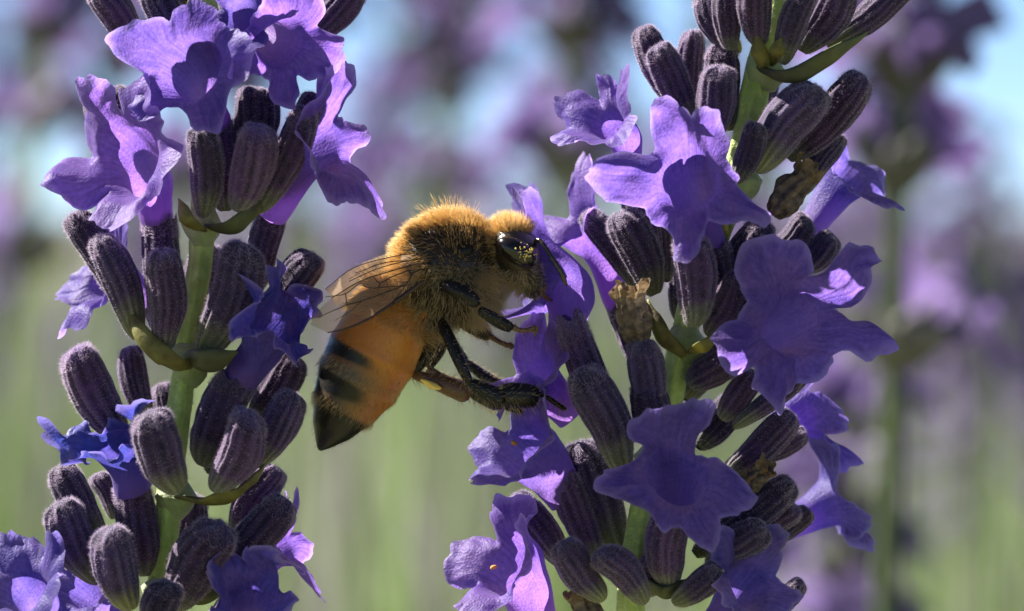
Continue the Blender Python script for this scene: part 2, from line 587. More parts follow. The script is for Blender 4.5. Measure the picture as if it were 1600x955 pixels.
        nu = n1 + n2
        S = np.r_[np.linspace(0, .5, n1), .5 + .5 * sv]
        amp = np.interp(S, [0, .3, .5, 1], [.15, .5, .6, 1.2])
        flat = v.reshape(-1, 3)
        am = np.repeat(amp, nv)[:, None]
        flat = flat + am * (vnoise(flat, 9, seed + 31) * noise * 1.1 + vnoise(flat, 24, seed + 32) * noise * .62 + vnoise(flat, 58, seed + 33) * noise * .2)
        if wilt:
            flat = flat + am * (vnoise(flat, 34, seed + 41) * .016 + vnoise(flat, 70, seed + 42) * .007)
        pet = np.stack([np.repeat(S, nv), np.tile(th / (2 * np.pi), nu), np.full(nu * nv, .5)], 1)
        loc = np.array(s.root.location)
        me = mk_mesh(name, flat - loc, grid_faces(nu, nv), True, {'pet': pet}, [M_WILT if wilt else M_PETAL])
        o = link(name, me, s.root)
        if calyx is not None:
            s.bud(*calyx, kind='open', parent=o)
        return o

# ------------------------------------------------------------------ ground
def build_ground():
    b = NB('soil_and_dry_grass')
    n1 = b.noise(.02, 5, b.obj()); n2 = b.noise(.4, 4, b.obj())
    col = b.mix(b.ramp(n1, [(.4, C(0, 0, 0)), (.6, C(1, 1, 1))]), C(.16, .15, .08), C(.12, .17, .05))
    col = b.mix(b.ramp(n2, [(.4, C(0, 0, 0)), (.7, C(.6, .6, .6))]), col, C(.24, .20, .12))
    m = b.done(b.princ(col, .9, .1, b.bump(n2, .8, 1.0)))
    n = 60
    g = np.sign(np.linspace(-1, 1, n)) * np.abs(np.linspace(-1, 1, n)) ** 3 * 300000
    X, Y = np.meshgrid(g, g, indexing='ij')
    Z = -46 + 1.2 * snoise(np.stack([X.ravel(), Y.ravel(), 0 * X.ravel()], 1), .02, 3)
    v = np.stack([X.ravel(), Y.ravel(), Z], 1)
    o = link('ground', mk_mesh('ground', v, grid_faces(n, n, False), True, None, [m]))
    o['kind'] = 'structure'
    o['label'] = 'grassy soil of the lavender field running to the horizon'
build_ground()

# ------------------------------------------------------------------ background lavender
M_BGSTEM = mat_simple('far_stem_green', (.33, .42, .17), (.45, .53, .26), .8, .6, .2, .3, 0, .01, (.55, .66, .24))
M_BGLEAF = mat_simple('far_leaf_grey_green', (.16, .24, .08), (.27, .36, .15), .5, .6, .2, .4, 0, .01, (.34, .46, .13))
M_BGDARK = mat_simple('far_leaf_dark', (.07, .10, .035), (.13, .17, .07), .5, .6, .2, .25, 0, .01, (.16, .22, .06))
M_BGMAUVE = mat_simple('far_stem_mauve', (.20, .18, .19), (.30, .27, .28), .5, .6, .2, .3, 0, .01, (.4, .34, .38))
M_BGCAL = mat_simple('far_calyx', (.075, .075, .068), (.22, .215, .185), .9, .7, .2, .15, 0, .01, (.3, .2, .4))
M_BGPET = mat_simple('far_petal', (.12, .095, .19), (.20, .16, .27), .9, .5, .2, .5, 0, .01, (.22, .15, .36))

def head_mesh(seed, H=5.0, whorls=7, nb=9, nf=4, lod=1, split=False):
    out = []
    r = np.random.default_rng(seed)
    parts, mi = [], []
    lobs = 7 if lod else 5
    for w in range(whorls):
        z0 = H * (w / whorls) * .96
        k = 1 - .35 * (w / whorls) ** 2
        if w == 0:
            z0 -= .5
        a0 = r.uniform(0, 6.28)
        for i in range(nb):
            a = a0 + i * 6.283 / nb + r.normal(0, .12)
            tilt = r.uniform(.35, .85)
            d = np.array([math.cos(a) * math.sin(tilt), math.sin(a) * math.sin(tilt), math.cos(tilt)])
            b0 = np.array([0, 0, z0]) + .06 * d
            L = r.uniform(.42, .56) * k
            c = [b0 + d * L * q for q in (0, .15, .5, .85, 1)]
            v, f = tube(c, np.array([.03, .075, .095, .07, .015]) * k, lobs)
            parts.append((v, f)); mi += [0] * len(f)
        for i in range(r.integers(max(0, nf - 2), nf + 2)):
            a = r.uniform(0, 6.28); tilt = r.uniform(.6, 1.2)
            d = np.array([math.cos(a) * math.sin(tilt), math.sin(a) * math.sin(tilt), math.cos(tilt)])
            x = unit(np.cross(d, [0, 0, 1.])); y = np.cross(d, x)
            o = np.array([0, 0, z0 + .1])
            n = 14; th = np.linspace(0, 2 * np.pi, n, endpoint=False)
            lens = np.where(np.arange(n) % 3 == 0, .14, .32) * r.uniform(.8, 1.2, n)
            ring = np.cos(th)[:, None] * x + np.sin(th)[:, None] * y
            v = np.vstack([o + d * .30 + ring * .05, o + d * .60 + ring * .1, o + d * .72 + ring * (.1 + lens[:, None]) + r.normal(0, .04, (n, 3))])
            f = grid_faces(3, n).tolist()
            parts.append((v, f)); mi += [1] * len(f)
        if split:
            v, f = join(parts)
            out.append(mk_mesh('whorl', v, f, True, None, [M_BGCAL, M_BGPET], mi))
            parts, mi = [], []
    if split:
        return out
    v, f = join(parts)
    return v, f, mi
HEADS = [head_mesh(500 + i, H=4.2 + .5 * i, whorls=6 + i % 3, nf=3 + i % 3, split=True) for i in range(5)]
def stem_mesh(seed):
    r = np.random.default_rng(seed)
    b = r.uniform(-1, 1, 2) * 3
    c = [np.array([b[0] * q * q, b[1] * q * q, -44 * q]) for q in np.linspace(0, 1, 9)]
    c[0] = np.array([0, 0, 4.0])
    c = resample([c[0]] + c[1:], 30)
    v, f = tube(c, np.linspace(.07, .12, 30), 8)
    return mk_mesh('stem', v, f, True, None, [M_BGSTEM])
STEMS = [stem_mesh(520 + i) for i in range(4)]

def bg_spike(px, py, d, scale, tilt, label, group=None, k=0):
    """py = pixel row of the lowest whorl"""
    loc = P(px, py, d)
    root = thing('lavender_spike', label, 'lavender', loc, group)
    root.rotation_euler = (tilt[0], tilt[1], k * 1.3)
    root.scale = (scale,) * 3
    for me in HEADS[k % 5]:
        link('whorl', me, root)
    link('stem', STEMS[k % 4], root)
    return root

near = [  # px, py(lowest whorl), d, scale, tilt, label
    (1400, 470, 14.0, 1.0, (0, .03), 'blurred dark purple lavender spike standing tall against the blue sky'),
    (1330, 1400, 20.0, .9, (0, -.04), 'blurred violet lavender spike close behind the flower cluster with dried tan husks'),
    (690, 260, 40, 1.0, (0, .05), 'blurred lavender spike with bright purple flowers above the bee'),
    (880, 160, 48, 1.0, (0, -.04), 'blurred grey lavender spike rising into pale sky between bee and front-facing flowers'),
    (40, 330, 45, 1.1, (0, .06), 'blurred dark lavender spike behind the one with crumpled blue flowers'),
]
for i, (px, py, d, sc, tl, lb) in enumerate(near):
    sp = bg_spike(px, py, d, sc, tl, lb, None, i)
    if i < 2:
        st = [c for c in sp.children if c.name.startswith('stem')][0]
        st.material_slots[0].link = 'OBJECT'
        st.material_slots[0].material = M_BGDARK
r_ = np.random.default_rng(21)
cnt = 0
for i in range(44):
    d = r_.uniform(70, 190)
    px = r_.uniform(-150, 1750)
    if 600 < px < 780 and d < 60:
        px += 300
    top = r_.normal(430, 90) + (200 if px > 1480 else 0)
    bg_spike(px, top + r_.uniform(40, 160), d, r_.uniform(.85, 1.1), (r_.normal(0, .1), r_.normal(0, .1)),
             'small out-of-focus lavender spike in the field behind the bee', 'small blurred lavender spikes of the field', i)

for i in range(16):
    d = r_.uniform(20, 60)
    px = -100 + 1800 * (i + r_.uniform(0, .9)) / 16
    if 1300 < px < 1500:
        px += 220
    if px > 1450:
        continue
    bg_spike(px, r_.uniform(180, 430), d, r_.uniform(.8, 1.05), (r_.normal(0, .08), r_.normal(0, .08)),
             'large blurred lavender spike on a pale stem, rising above the horizon', 'large blurred spikes rising above the horizon', i + 3)

for i in range(9):
    bg_spike(1240 + 52 * i + r_.uniform(-20, 20), r_.uniform(620, 860), r_.uniform(55, 110), r_.uniform(.85, 1.1), (r_.normal(0, .12), r_.normal(.1, .1)),
             'blurred mauve lavender spike leaning low among green stems beyond the fed-on spike', 'blurred leaning spikes beyond the fed-on spike', i + 1)

def build_field():
    """rows of lavender further off: nobody could count these"""
    r = np.random.default_rng(33)
    hv, hf, hmi = head_mesh(600, 4.6, 5, 5, 3, 0)
    hv = np.asarray(hv); 
    quads = [q for q in hf]
    n = 1000
    d = 190 + 1500 * r.uniform(size=n) ** 2.0
    x = r.uniform(-1, 1, n) * (20 + d * .16)
    z = -9 + r.normal(0, 4.5, n) - .0 * d
    vs, fs, mis, off = [], [], [], 0
    base = np.array(CAMP)
    for i in range(n):
        a = r.uniform(0, 6.28); ca, sa = math.cos(a), math.sin(a)
        R = np.array([[ca, -sa, 0], [sa, ca, 0], [0, 0, 1]])
        s = r.uniform(.85, 1.25)
        vs.append(hv @ R.T * s + np.array([x[i], d[i], z[i]]))
        fs += [[k + off for k in q] for q in quads]
        mis += hmi
        off += len(hv)
    o = link('lavender_field', mk_mesh('lavender_field', np.vstack(vs), fs, True, None, [M_BGCAL, M_BGPET], mis))
    o['kind'] = 'stuff'; o['label'] = 'purple mass of lavender heads stretching away to the horizon'; o['category'] = 'lavender'
    # stems and leaves under the heads
    n = 5200
    d = 30 + 900 * r.uniform(size=n) ** 2.2
    x = r.uniform(-1, 1, n) * (12 + d * .16)
    top = -3 + r.normal(0, 2.0, n) - np.where(r.uniform(size=n) < .5, r.uniform(0, 30, n), 0)
    b = np.stack([x + r.normal(0, 1.5, n), d + r.normal(0, 2, n), np.full(n, -46.)], 1)
    t = np.stack([x + r.normal(0, 2.5, n), d + r.normal(0, 2, n), top], 1)
    near_ = r.uniform(size=n)
    v, f = blades(b, t - b, np.linalg.norm(t - b, axis=1), r.uniform(.10, .26, n) * (1 + d / 400), 4, np.stack([r.normal(0, .05, n), r.normal(0, .05, n), np.zeros(n)], 1))
    o = link('lavender_stems', mk_mesh('lavender_stems', v, f, True, None, [M_BGLEAF, M_BGDARK, M_BGMAUVE], np.repeat(np.where(near_ < .34, 0, np.where(near_ < .76, 1, 2)), len(f) // n)))
    o['kind'] = 'stuff'; o['label'] = 'pale green mass of blurred lavender stems below the flower heads'; o['category'] = 'stems'
build_field()

# ------------------------------------------------------------------ the lavender spike beside the bee's abdomen
def build_spike_one():
    root = thing('lavender_spike', 'sharp lavender spike with dark buds and crumpled blue wilted flowers beside the bee\'s abdomen tip', 'lavender', P(245, 1100, 0))
    S = Spike(root)
    S.stem([(318, -60, 0), (322, 60, 0), (322, 200, .02), (316, 360, 0), (310, 430, 0), (296, 520, 0), (284, 610, 0), (272, 700, 0), (262, 800, 0), (252, 900, 0), (245, 1000, 0), (243, 1100, 0)], 34)
    B = S.bud
    for a in [
        # whorl A (top)
        (218, 85, .05, 148, -25, .05, 62), (272, 80, -.05, 235, -25, -.1, 60), (300, 60, .1, 285, -60, .1, 46),
        (478, 62, .05, 560, -30, .05, 66), (500, 60, .15, 505, -40, .2, 50), (420, 40, .2, 450, -70, .25, 55), (360, 30, .2, 380, -80, .3, 55),
        # whorl B
        (318, 338, -.16, 313, 198, -.28, 64), (370, 328, -.2, 403, 196, -.33, 74), (402, 330, -.12, 480, 168, -.24, 58),
        (384, 250, .02, 398, 135, .05, 70), (440, 300, -.02, 488, 143, -.12, 42), (215, 210, .22, 180, 135, .24, 40), (172, 215, .2, 148, 146, .22, 48),
        (330, 320, .15, 350, 190, .3, 60),
        # whorl C
        (205, 488, .0, 112, 334, .05, 62), (214, 528, -.1, 152, 368, -.16, 60),
        (258, 545, -.2, 253, 388, -.3, 66), (318, 552, -.16, 382, 380, -.28, 82), (425, 505, .0, 493, 396, -.05, 66),
        (300, 545, .2, 330, 380, .3, 62),
        # whorl D
        (192, 692, -.02, 116, 543, -.05, 78), (232, 660, .15, 204, 540, .18, 50), (276, 770, -.28, 234, 642, -.38, 80),
        (335, 766, -.28, 391, 642, -.38, 72), (396, 650, .06, 461, 552, .06, 62), (396, 728, -.12, 460, 612, -.18, 62), (270, 740, .2, 255, 600, .3, 60), (330, 740, .2, 350, 600, .3, 60),
        # whorl E
        (158, 850, .0, 92, 726, .0, 64), (180, 810, .12, 150, 740, .14, 42), (155, 910, -.12, 92, 782, -.18, 70), (206, 952, -.28, 172, 822, -.36, 76),
        (276, 948, -.22, 350, 822, -.34, 84), (365, 838, .1, 438, 732, .1, 62), (342, 918, -.08, 453, 782, -.14, 72), (240, 990, -.36, 268, 912, -.44, 62),
        (270, 900, .2, 300, 770, .3, 60)]:
        B(*a)
    # bracts
    S.bract([(300, 575, -.12), (262, 570, -.26), (215, 525, -.2), (180, 468, -.08)], 44, M_BRACT, .6, V(.3, -.7, .7))
    S.bract([(290, 575, -.1), (330, 570, -.25), (372, 545, -.28)], 46, M_BRACTD, .5, V(0, -.6, .8))
    S.bract([(282, 780, -.1), (330, 785, -.25), (385, 760, -.25), (418, 715, -.1)], 44, M_BRACT, .5, V(.2, -.8, .6))
    S.bract([(325, 355, -.1), (370, 358, -.2), (415, 320, -.15), (440, 270, -.05)], 46, M_BRACTD, .5, V(.2, -.8, .6))
    S.bract([(320, 362, -.12), (295, 345, -.25), (283, 310, -.22)], 30, M_BRACT, .5, V(-.2, -.6, .7))
    S.bract([(320, 75, -.1), (312, 40, -.25), (300, -10, -.25)], 40, M_BRACT, .5, V(0, -.4, .9))
    S.bract([(330, 80, -.1), (355, 60, -.2), (340, 10, -.2)], 34, M_BRACT, .5, V(0, -.4, .9))
    S.bract([(255, 925, -.1), (310, 940, -.2), (370, 900, -.15)], 44, M_BRACTD, .5, V(.2, -.8, .6))
    for (x, y, w) in ((320, 352, 34), (294, 568, 34), (270, 776, 34), (252, 925, 34), (322, 72, 34)):
        S.node(x, y, w)
    F = S.flower
    # top pair of flowers
    F((395, 40, .0), (440, 75, -.3), (.25, -.1, 1), (0, 1, .1),
      [(-20, .20, 42, 80), (35, .20, 40, 85), (112, .19, 44, 95), (170, .24, 24, 85, 1.3), (-105, .18, 42, 85)], r1=.09, seed=11, noise=.018)
    F((340, 40, -.1), (385, 20, -.25), (-.2, .2, 1), (-.2, 1, 0), [(-15, .18, 50, 70), (60, .12, 40, 80), (180, .16, 46, 75), (-100, .14, 40, 80)], r1=.07, seed=13, noise=.015)
    F((340, 190, -.02), (300, 120, -.3), (-.35, .15, .9), (-.1, 1, 0),
      [(-52, .27, 36, 82, 1.5), (8, .18, 34, 75), (85, .22, 40, 80), (150, .22, 42, 60), (-125, .18, 40, 80)], r1=.13, seed=12, noise=.022, calyx=(352, 330, -.02, 338, 185, 0, 60))
    # big flower facing away from the bee
    F((244, 345, .05), (205, 258, -.12), (-.62, .35, .7), (-.3, 1, .2),
      [(-30, .30, 40, 68), (38, .30, 40, 55), (102, .18, 40, 90), (180, .20, 46, 85), (-105, .27, 40, 88)], r0=.07, r1=.15, seed=14, noise=.024, calyx=(258, 540, .05, 250, 335, .05, 74))
    # flower whose lips curl towards the bee
    F((425, 335, .05), (505, 232, -.12), (.72, .35, .5), (-.25, 1, .1),
      [(-25, .33, 36, 50), (28, .30, 36, 62), (92, .16, 34, 85), (168, .28, 42, 95), (215, .20, 36, 95), (-95, .2, 36, 80)], r0=.06, r1=.11, seed=15, noise=.02, calyx=(385, 470, .12, 424, 338, .12, 58))
    F((240, 470, .2), (180, 430, .2), (-.7, .25, .45), (0, 1, 0), [(-20, .26, 42, 75), (30, .24, 42, 75), (100, .18, 40, 80), (180, .30, 50, 75), (-110, .26, 44, 80)], r1=.09, seed=16, noise=.02, calyx=(290, 560, .2, 235, 465, .25, 55))
    # crumpled blue flowers
    F((372, 598, -.1), (415, 525, -.22), (.35, .75, .55), (-.4, .7, -.3),
      [(-40, .20, 40, 60), (30, .24, 40, 55), (95, .2, 40, 85), (180, .17, 46, 95), (-100, .17, 40, 80)], r0=.07, r1=.10, seed=17, noise=.03, wilt=True, calyx=(318, 730, -.06, 374, 588, -.12, 80), name='wilted_flower')
    F((206, 765, -.1), (185, 700, -.22), (-.4, .6, .6), (.2, 1, 0),
      [(-20, .17, 40, 60), (35, .20, 40, 50), (100, .12, 40, 80), (180, .13, 46, 100), (-90, .21, 40, 90)], r0=.07, r1=.09, seed=18, noise=.03, wilt=True, calyx=(228, 900, .0, 205, 757, -.05, 72), name='wilted_flower')
    # low flowers
    F((395, 905, .1), (440, 850, .05), (.75, .3, .3), (-.2, 1, 0), [(-25, .2, 36, 60), (35, .2, 36, 55), (100, .14, 36, 80), (170, .19, 42, 85), (-110, .17, 40, 80)], r1=.08, seed=19, noise=.02, calyx=(330, 985, .1, 392, 905, .1, 56))
    F((385, 985, -.2), (385, 945, -.35), (.2, .3, .9), (0, 1, 0), [(-30, .15, 40, 60), (40, .15, 40, 60), (110, .15, 40, 80), (-110, .16, 40, 80), (180, .12, 40, 80)], r1=.09, seed=20, noise=.03, wilt=True, name='wilted_flower')
    F((90, 1010, -.1), (45, 920, -.3), (-.5, .6, .6), (.1, 1, -.3), [(-25, .2, 42, 75), (35, .19, 42, 75), (100, .16, 40, 85), (180, .2, 42, 80), (-100, .2, 42, 85)], r1=.1, seed=21, noise=.024)
    F((190, 1000, -.05), (140, 925, -.12), (-.5, .6, .6), (.1, 1, -.3), [(-25, .2, 42, 55), (35, .19, 42, 60), (100, .16, 40, 85), (180, .2, 42, 80), (-100, .18, 42, 85)], r1=.09, seed=22, noise=.022)
    return root
build_spike_one()

# ------------------------------------------------------------------ the spike the bee feeds on
def build_spike_two():
    root = thing('lavender_spike', 'sharp lavender spike with many open violet flowers on which the bee feeds', 'lavender', P(990, 1100, 0))
    S = Spike(root)
    S.stem([(1230, -80, 0), (1205, 40, 0), (1182, 130, 0), (1168, 210, 0), (1135, 320, 0), (1095, 430, 0), (1062, 550, 0), (1040, 650, 0), (1012, 770, 0), (993, 880, 0), (985, 960, 0), (985, 1100, 0)], 39)
    B = S.bud
    for a in [
        (1152, 85, .02, 1103, -20, .0, 56), (1142, 78, -.12, 1136, -25, -.15, 50), (1188, 72, -.2, 1184, -45, -.28, 62), (1222, 98, -.2, 1263, -15, -.3, 52),
        (1252, 80, -.08, 1322, -35, -.12, 64), (1292, 72, .0, 1425, -35, .0, 54), (1230, 60, .15, 1260, -60, .2, 60), (1190, 60, .15, 1180, -60, .2, 60),
        (1065, 170, .06, 1005, 40, .05, 60), (1080, 190, -.06, 1026, 70, -.1, 60), (1082, 180, .2, 1085, 46, .22, 48), (1138, 205, .02, 1128, 66, .0, 62),
        (1112, 220, -.15, 1126, 102, -.22, 62), (1182, 266, -.12, 1282, 136, -.22, 78), (1232, 248, .05, 1350, 116, .0, 62), (1150, 285, -.2, 1182, 192, -.3, 46),
        (1250, 305, .1, 1316, 210, .12, 50), (1160, 240, .2, 1200, 110, .3, 60),
        (1003, 455, .15, 914, 330, .2, 54), (1024, 460, -.05, 966, 330, -.08, 70), (1042, 440, .1, 1028, 320, .14, 48), (1085, 510, -.22, 1076, 366, -.26, 76),
        (1112, 465, .0, 1200, 345, -.06, 66), (1108, 525, -.12, 1162, 428, -.2, 60), (1195, 405, .06, 1264, 340, .02, 56), (1248, 425, .05, 1303, 366, .02, 50),
        (1015, 662, -.18, 1000, 532, -.24, 64), (1072, 625, .1, 1112, 535, .15, 52), (1060, 500, .2, 1060, 370, .3, 60),
        (977, 738, -.22, 906, 576, -.3, 76), (1010, 690, -.12, 1010, 594, -.2, 64), (1128, 655, .0, 1180, 580, -.05, 54), (1145, 668, -.08, 1258, 586, -.1, 36),
        (968, 868, .1, 900, 690, .1, 84), (882, 885, .1, 797, 775, .1, 58),
        (942, 938, -.22, 878, 846, -.3, 56), (1008, 942, -.26, 933, 862, -.34, 60), (1045, 918, -.16, 1050, 796, -.24, 74),
        (1138, 738, .05, 1240, 645, .05, 54), (1180, 718, .15, 1260, 676, .15, 42), (1085, 865, -.05, 1240, 750, .0, 58), (1105, 885, -.12, 1200, 826, -.18, 56),
        (1170, 858, .05, 1246, 790, .05, 54), (1215, 845, .15, 1266, 796, .15, 42), (1052, 942, -.22, 1124, 886, -.28, 54), (1175, 980, .0, 1255, 908, -.05, 42),
        (1010, 860, .2, 1030, 720, .3, 60), (1090, 700, .2, 1150, 620, .25, 56)]:
        B(*a)
    B(1208, 338, -.06, 1268, 258, -.08, 50, 'dried')
    B(1000, 540, -.2, 986, 446, -.25, 54, 'dried')
    B(1160, 762, -.05, 1200, 726, -.1, 44, 'dried')
    B(932, 995, -.15, 903, 922, -.2, 50, 'dried')
    S.bract([(1190, 118, -.08), (1240, 122, -.22), (1300, 95, -.2), (1350, 55, -.1)], 58, M_BRACTD, .5, V(.2, -.8, .6))
    S.bract([(1192, 110, -.1), (1182, 85, -.24), (1180, 50, -.26)], 26, M_BRACT, .5, V(0, -.4, .9))
    S.bract([(1205, 105, -.1), (1215, 90, -.26), (1222, 60, -.28)], 22, M_BRACT, .5, V(0, -.4, .9))
    S.bract([(1140, 330, -.05), (1122, 380, -.1), (1112, 450, -.1)], 30, M_BRACT, .4, V(.3, 0, .9), 'leaf')
    S.bract([(1080, 555, -.1), (1100, 548, -.2), (1125, 520, -.2)], 30, M_BRACT, .5, V(.2, -.7, .6))
    S.bract([(1068, 560, -.1), (1030, 520, -.15), (1015, 465, -.1)], 30, M_BRACT, .5, V(-.2, -.4, .8))
    S.bract([(990, 900, -.1), (1040, 930, -.2), (1090, 905, -.15)], 36, M_BRACTD, .5, V(.2, -.8, .6))
    for (x, y, w) in ((1194, 108, 36), (1150, 285, 36), (1070, 535, 38), (1025, 720, 36), (990, 895, 38)):
        S.node(x, y, w)
    F = S.flower
    # lit flower looking away from the stem
    F((990, 290, .1), (952, 195, .0), (-.72, .48, .55), (.3, 1, .1),
      [(-38, .22, 32, 70, 1.6), (20, .26, 38, 70), (80, .18, 36, 80), (-95, .24, 38, 85), (-140, .20, 34, 80), (170, .12, 40, 70)], r1=.09, seed=41, noise=.02, calyx=(1020, 420, .1, 992, 290, .12, 60))
    # big front-facing flower
    F((1115, 400, -.1), (1078, 280, -.34), (-.05, .05, 1), (0, 1, 0),
      [(-26, .33, 28, 60, 1.2), (24, .27, 34, 60, 1.7), (0, .22, 40, 58), (-92, .36, 32, 84, 2.0), (178, .29, 32, 88, 1.1), (118, .31, 34, 85, 1.4)], r1=.12, size=.86, seed=42, noise=.020, calyx=(1130, 480, -.05, 1112, 380, -.12, 60))
    # flower on the far side, curled over
    F((1262, 360, .25), (1318, 280, .3), (.55, .6, .3), (-.2, 1, 0), [(-20, .2, 40, 70), (40, .22, 40, 85), (100, .2, 40, 105), (180, .16, 40, 95), (-100, .15, 40, 80)], r1=.09, seed=43, noise=.02, calyx=(1180, 450, .2, 1258, 365, .25, 56))
    # translucent one behind the bee's antenna
    F((970, 480, .3), (912, 360, .3), (-.6, .5, .3), (0, 1, 0), [(-25, .26, 38, 55), (30, .24, 38, 55), (100, .15, 40, 80), (180, .22, 44, 75), (-110, .2, 40, 80)], r1=.09, seed=44, noise=.02, calyx=(1010, 580, .3, 968, 475, .3, 56))
    # large violet flower below the dried husk whorl
    F((1150, 560, -.1), (1238, 505, -.28), (.2, .12, 1), (-.15, 1, 0),
      [(-12, .26, 36, 60), (50, .48, 34, 70, 1.6), (-108, .34, 32, 90, 1.4), (205, .31, 30, 95, 1.4), (122, .36, 34, 92, 1.5), (160, .18, 30, 85)], r1=.115, size=.8, seed=45, noise=.036, notch=.2, calyx=(1075, 600, -.05, 1145, 562, -.1, 56))
    # the lower front-facing flower
    F((1035, 860, -.1), (1058, 745, -.4), (.0, .08, 1), (0, 1, 0),
      [(-21, .31, 30, 60, 1.6), (21, .31, 30, 60, 1.6), (0, .25, 40, 58), (-98, .28, 38, 84, 1.15), (97, .27, 38, 84, 1.15), (152, .25, 28, 86, 1.15), (205, .15, 30, 84, 1.3)], r1=.12, size=.82, seed=46, noise=.018, calyx=(1010, 930, -.05, 1034, 860, -.1, 58))
    # the flower in the bee's face
    F((892, 530, .06), (862, 440, .17), (-.75, .25, .1), (.25, 1, .1),
      [(-42, .38, 54, 50), (16, .39, 54, 46), (90, .10, 36, 40), (165, .30, 36, 46), (205, .30, 36, 50), (-95, .2, 36, 80)], r0=.075, r1=.14, seed=47, noise=.018, calyx=(968, 712, -.08, 886, 498, -.06, 70))
    # the flower under its legs
    F((895, 650, .05), (838, 598, .0), (-.6, .45, .5), (.3, 1, 0),
      [(-35, .26, 36, 72, 1.6), (20, .2, 38, 60), (80, .16, 36, 75), (180, .14, 40, 70), (-110, .17, 36, 75)], r0=.07, r1=.10, seed=48, noise=.02)
    # sunlit flower with an orange anther
    F((888, 775, .02), (822, 695, -.05), (-.74, .52, .45), (.3, 1, 0),
      [(-25, .20, 40, 65), (35, .18, 40, 60), (95, .14, 36, 70), (190, .18, 40, 70), (-110, .2, 36, 95), (-150, .2, 36, 90)], r0=.08, r1=.13, seed=49, noise=.02, calyx=(930, 870, .0, 880, 742, .0, 66))
    F((845, 985, -.05), (792, 885, -.1), (-.70, .52, .5), (.3, 1, 0),
      [(-20, .22, 42, 60), (40, .2, 42, 55), (100, .15, 36, 70), (185, .2, 40, 80), (-100, .24, 38, 85)], r0=.08, r1=.13, seed=50, noise=.02)
    # low flower at the dark side
    F((1110, 985, -.1), (1165, 915, -.2), (.45, .4, .8), (0, 1, 0), [(-40, .2, 36, 70, 1.6), (40, .24, 36, 75, 1.6), (110, .15, 36, 80), (-110, .2, 36, 85), (180, .2, 36, 80)], r1=.1, seed=51, noise=.018)
    # two at the back
    F((1200, 700, .3), (1255, 650, .45), (.7, .4, -.1), (0, 1, 0), [(-25, .24, 40, 75), (30, .24, 40, 75), (110, .22, 40, 90), (180, .24, 40, 90), (-110, .2, 40, 80)], r1=.1, seed=52, noise=.02, calyx=(1130, 760, .2, 1195, 705, .3, 56))
    F((1220, 830, .35), (1290, 790, .5), (.7, .4, -.1), (0, 1, 0), [(-25, .2, 40, 75), (30, .24, 40, 75), (110, .2, 40, 90), (180, .2, 40, 90), (-110, .2, 40, 80)], r1=.1, seed=53, noise=.02)
    # anthers in the two sunlit flowers
    loc = np.array(root.location)
    for (px, py, d) in ((803, 692, -.12), (772, 887, -.15)):
        v = np.concatenate([(lambda q: q)(np.array([[0., 0, 0]]))])
        bm_v, bm_f = ellipsoid(P(px, py, d) - loc, (.014, .010, .010), 14, 10)
        bm_v += vnoise(bm_v, 150, 3) * .003
        link('anther', mk_mesh('anther', bm_v, bm_f, True, None, [M_ANTHER]), root)
    return root

def ellipsoid(c, r, nv=24, nu=16, R=None):
    th = np.linspace(0, 2 * np.pi, nv, endpoint=False)
    ph = np.linspace(0.02, np.pi - .02, nu)
    PH, TH = np.meshgrid(ph, th, indexing='ij')
    v = np.stack([np.sin(PH) * np.cos(TH) * r[0], np.sin(PH) * np.sin(TH) * r[1], np.cos(PH) * r[2]], -1).reshape(-1, 3)
    if R is not None:
        v = v @ R.T
    f = grid_faces(nu, nv).tolist()
    f.append(list(range(nv))[::-1]); f.append([(nu - 1) * nv + k for k in range(nv)])
    f = [q[::-1] for q in f]
    return v + c, f
build_spike_two()

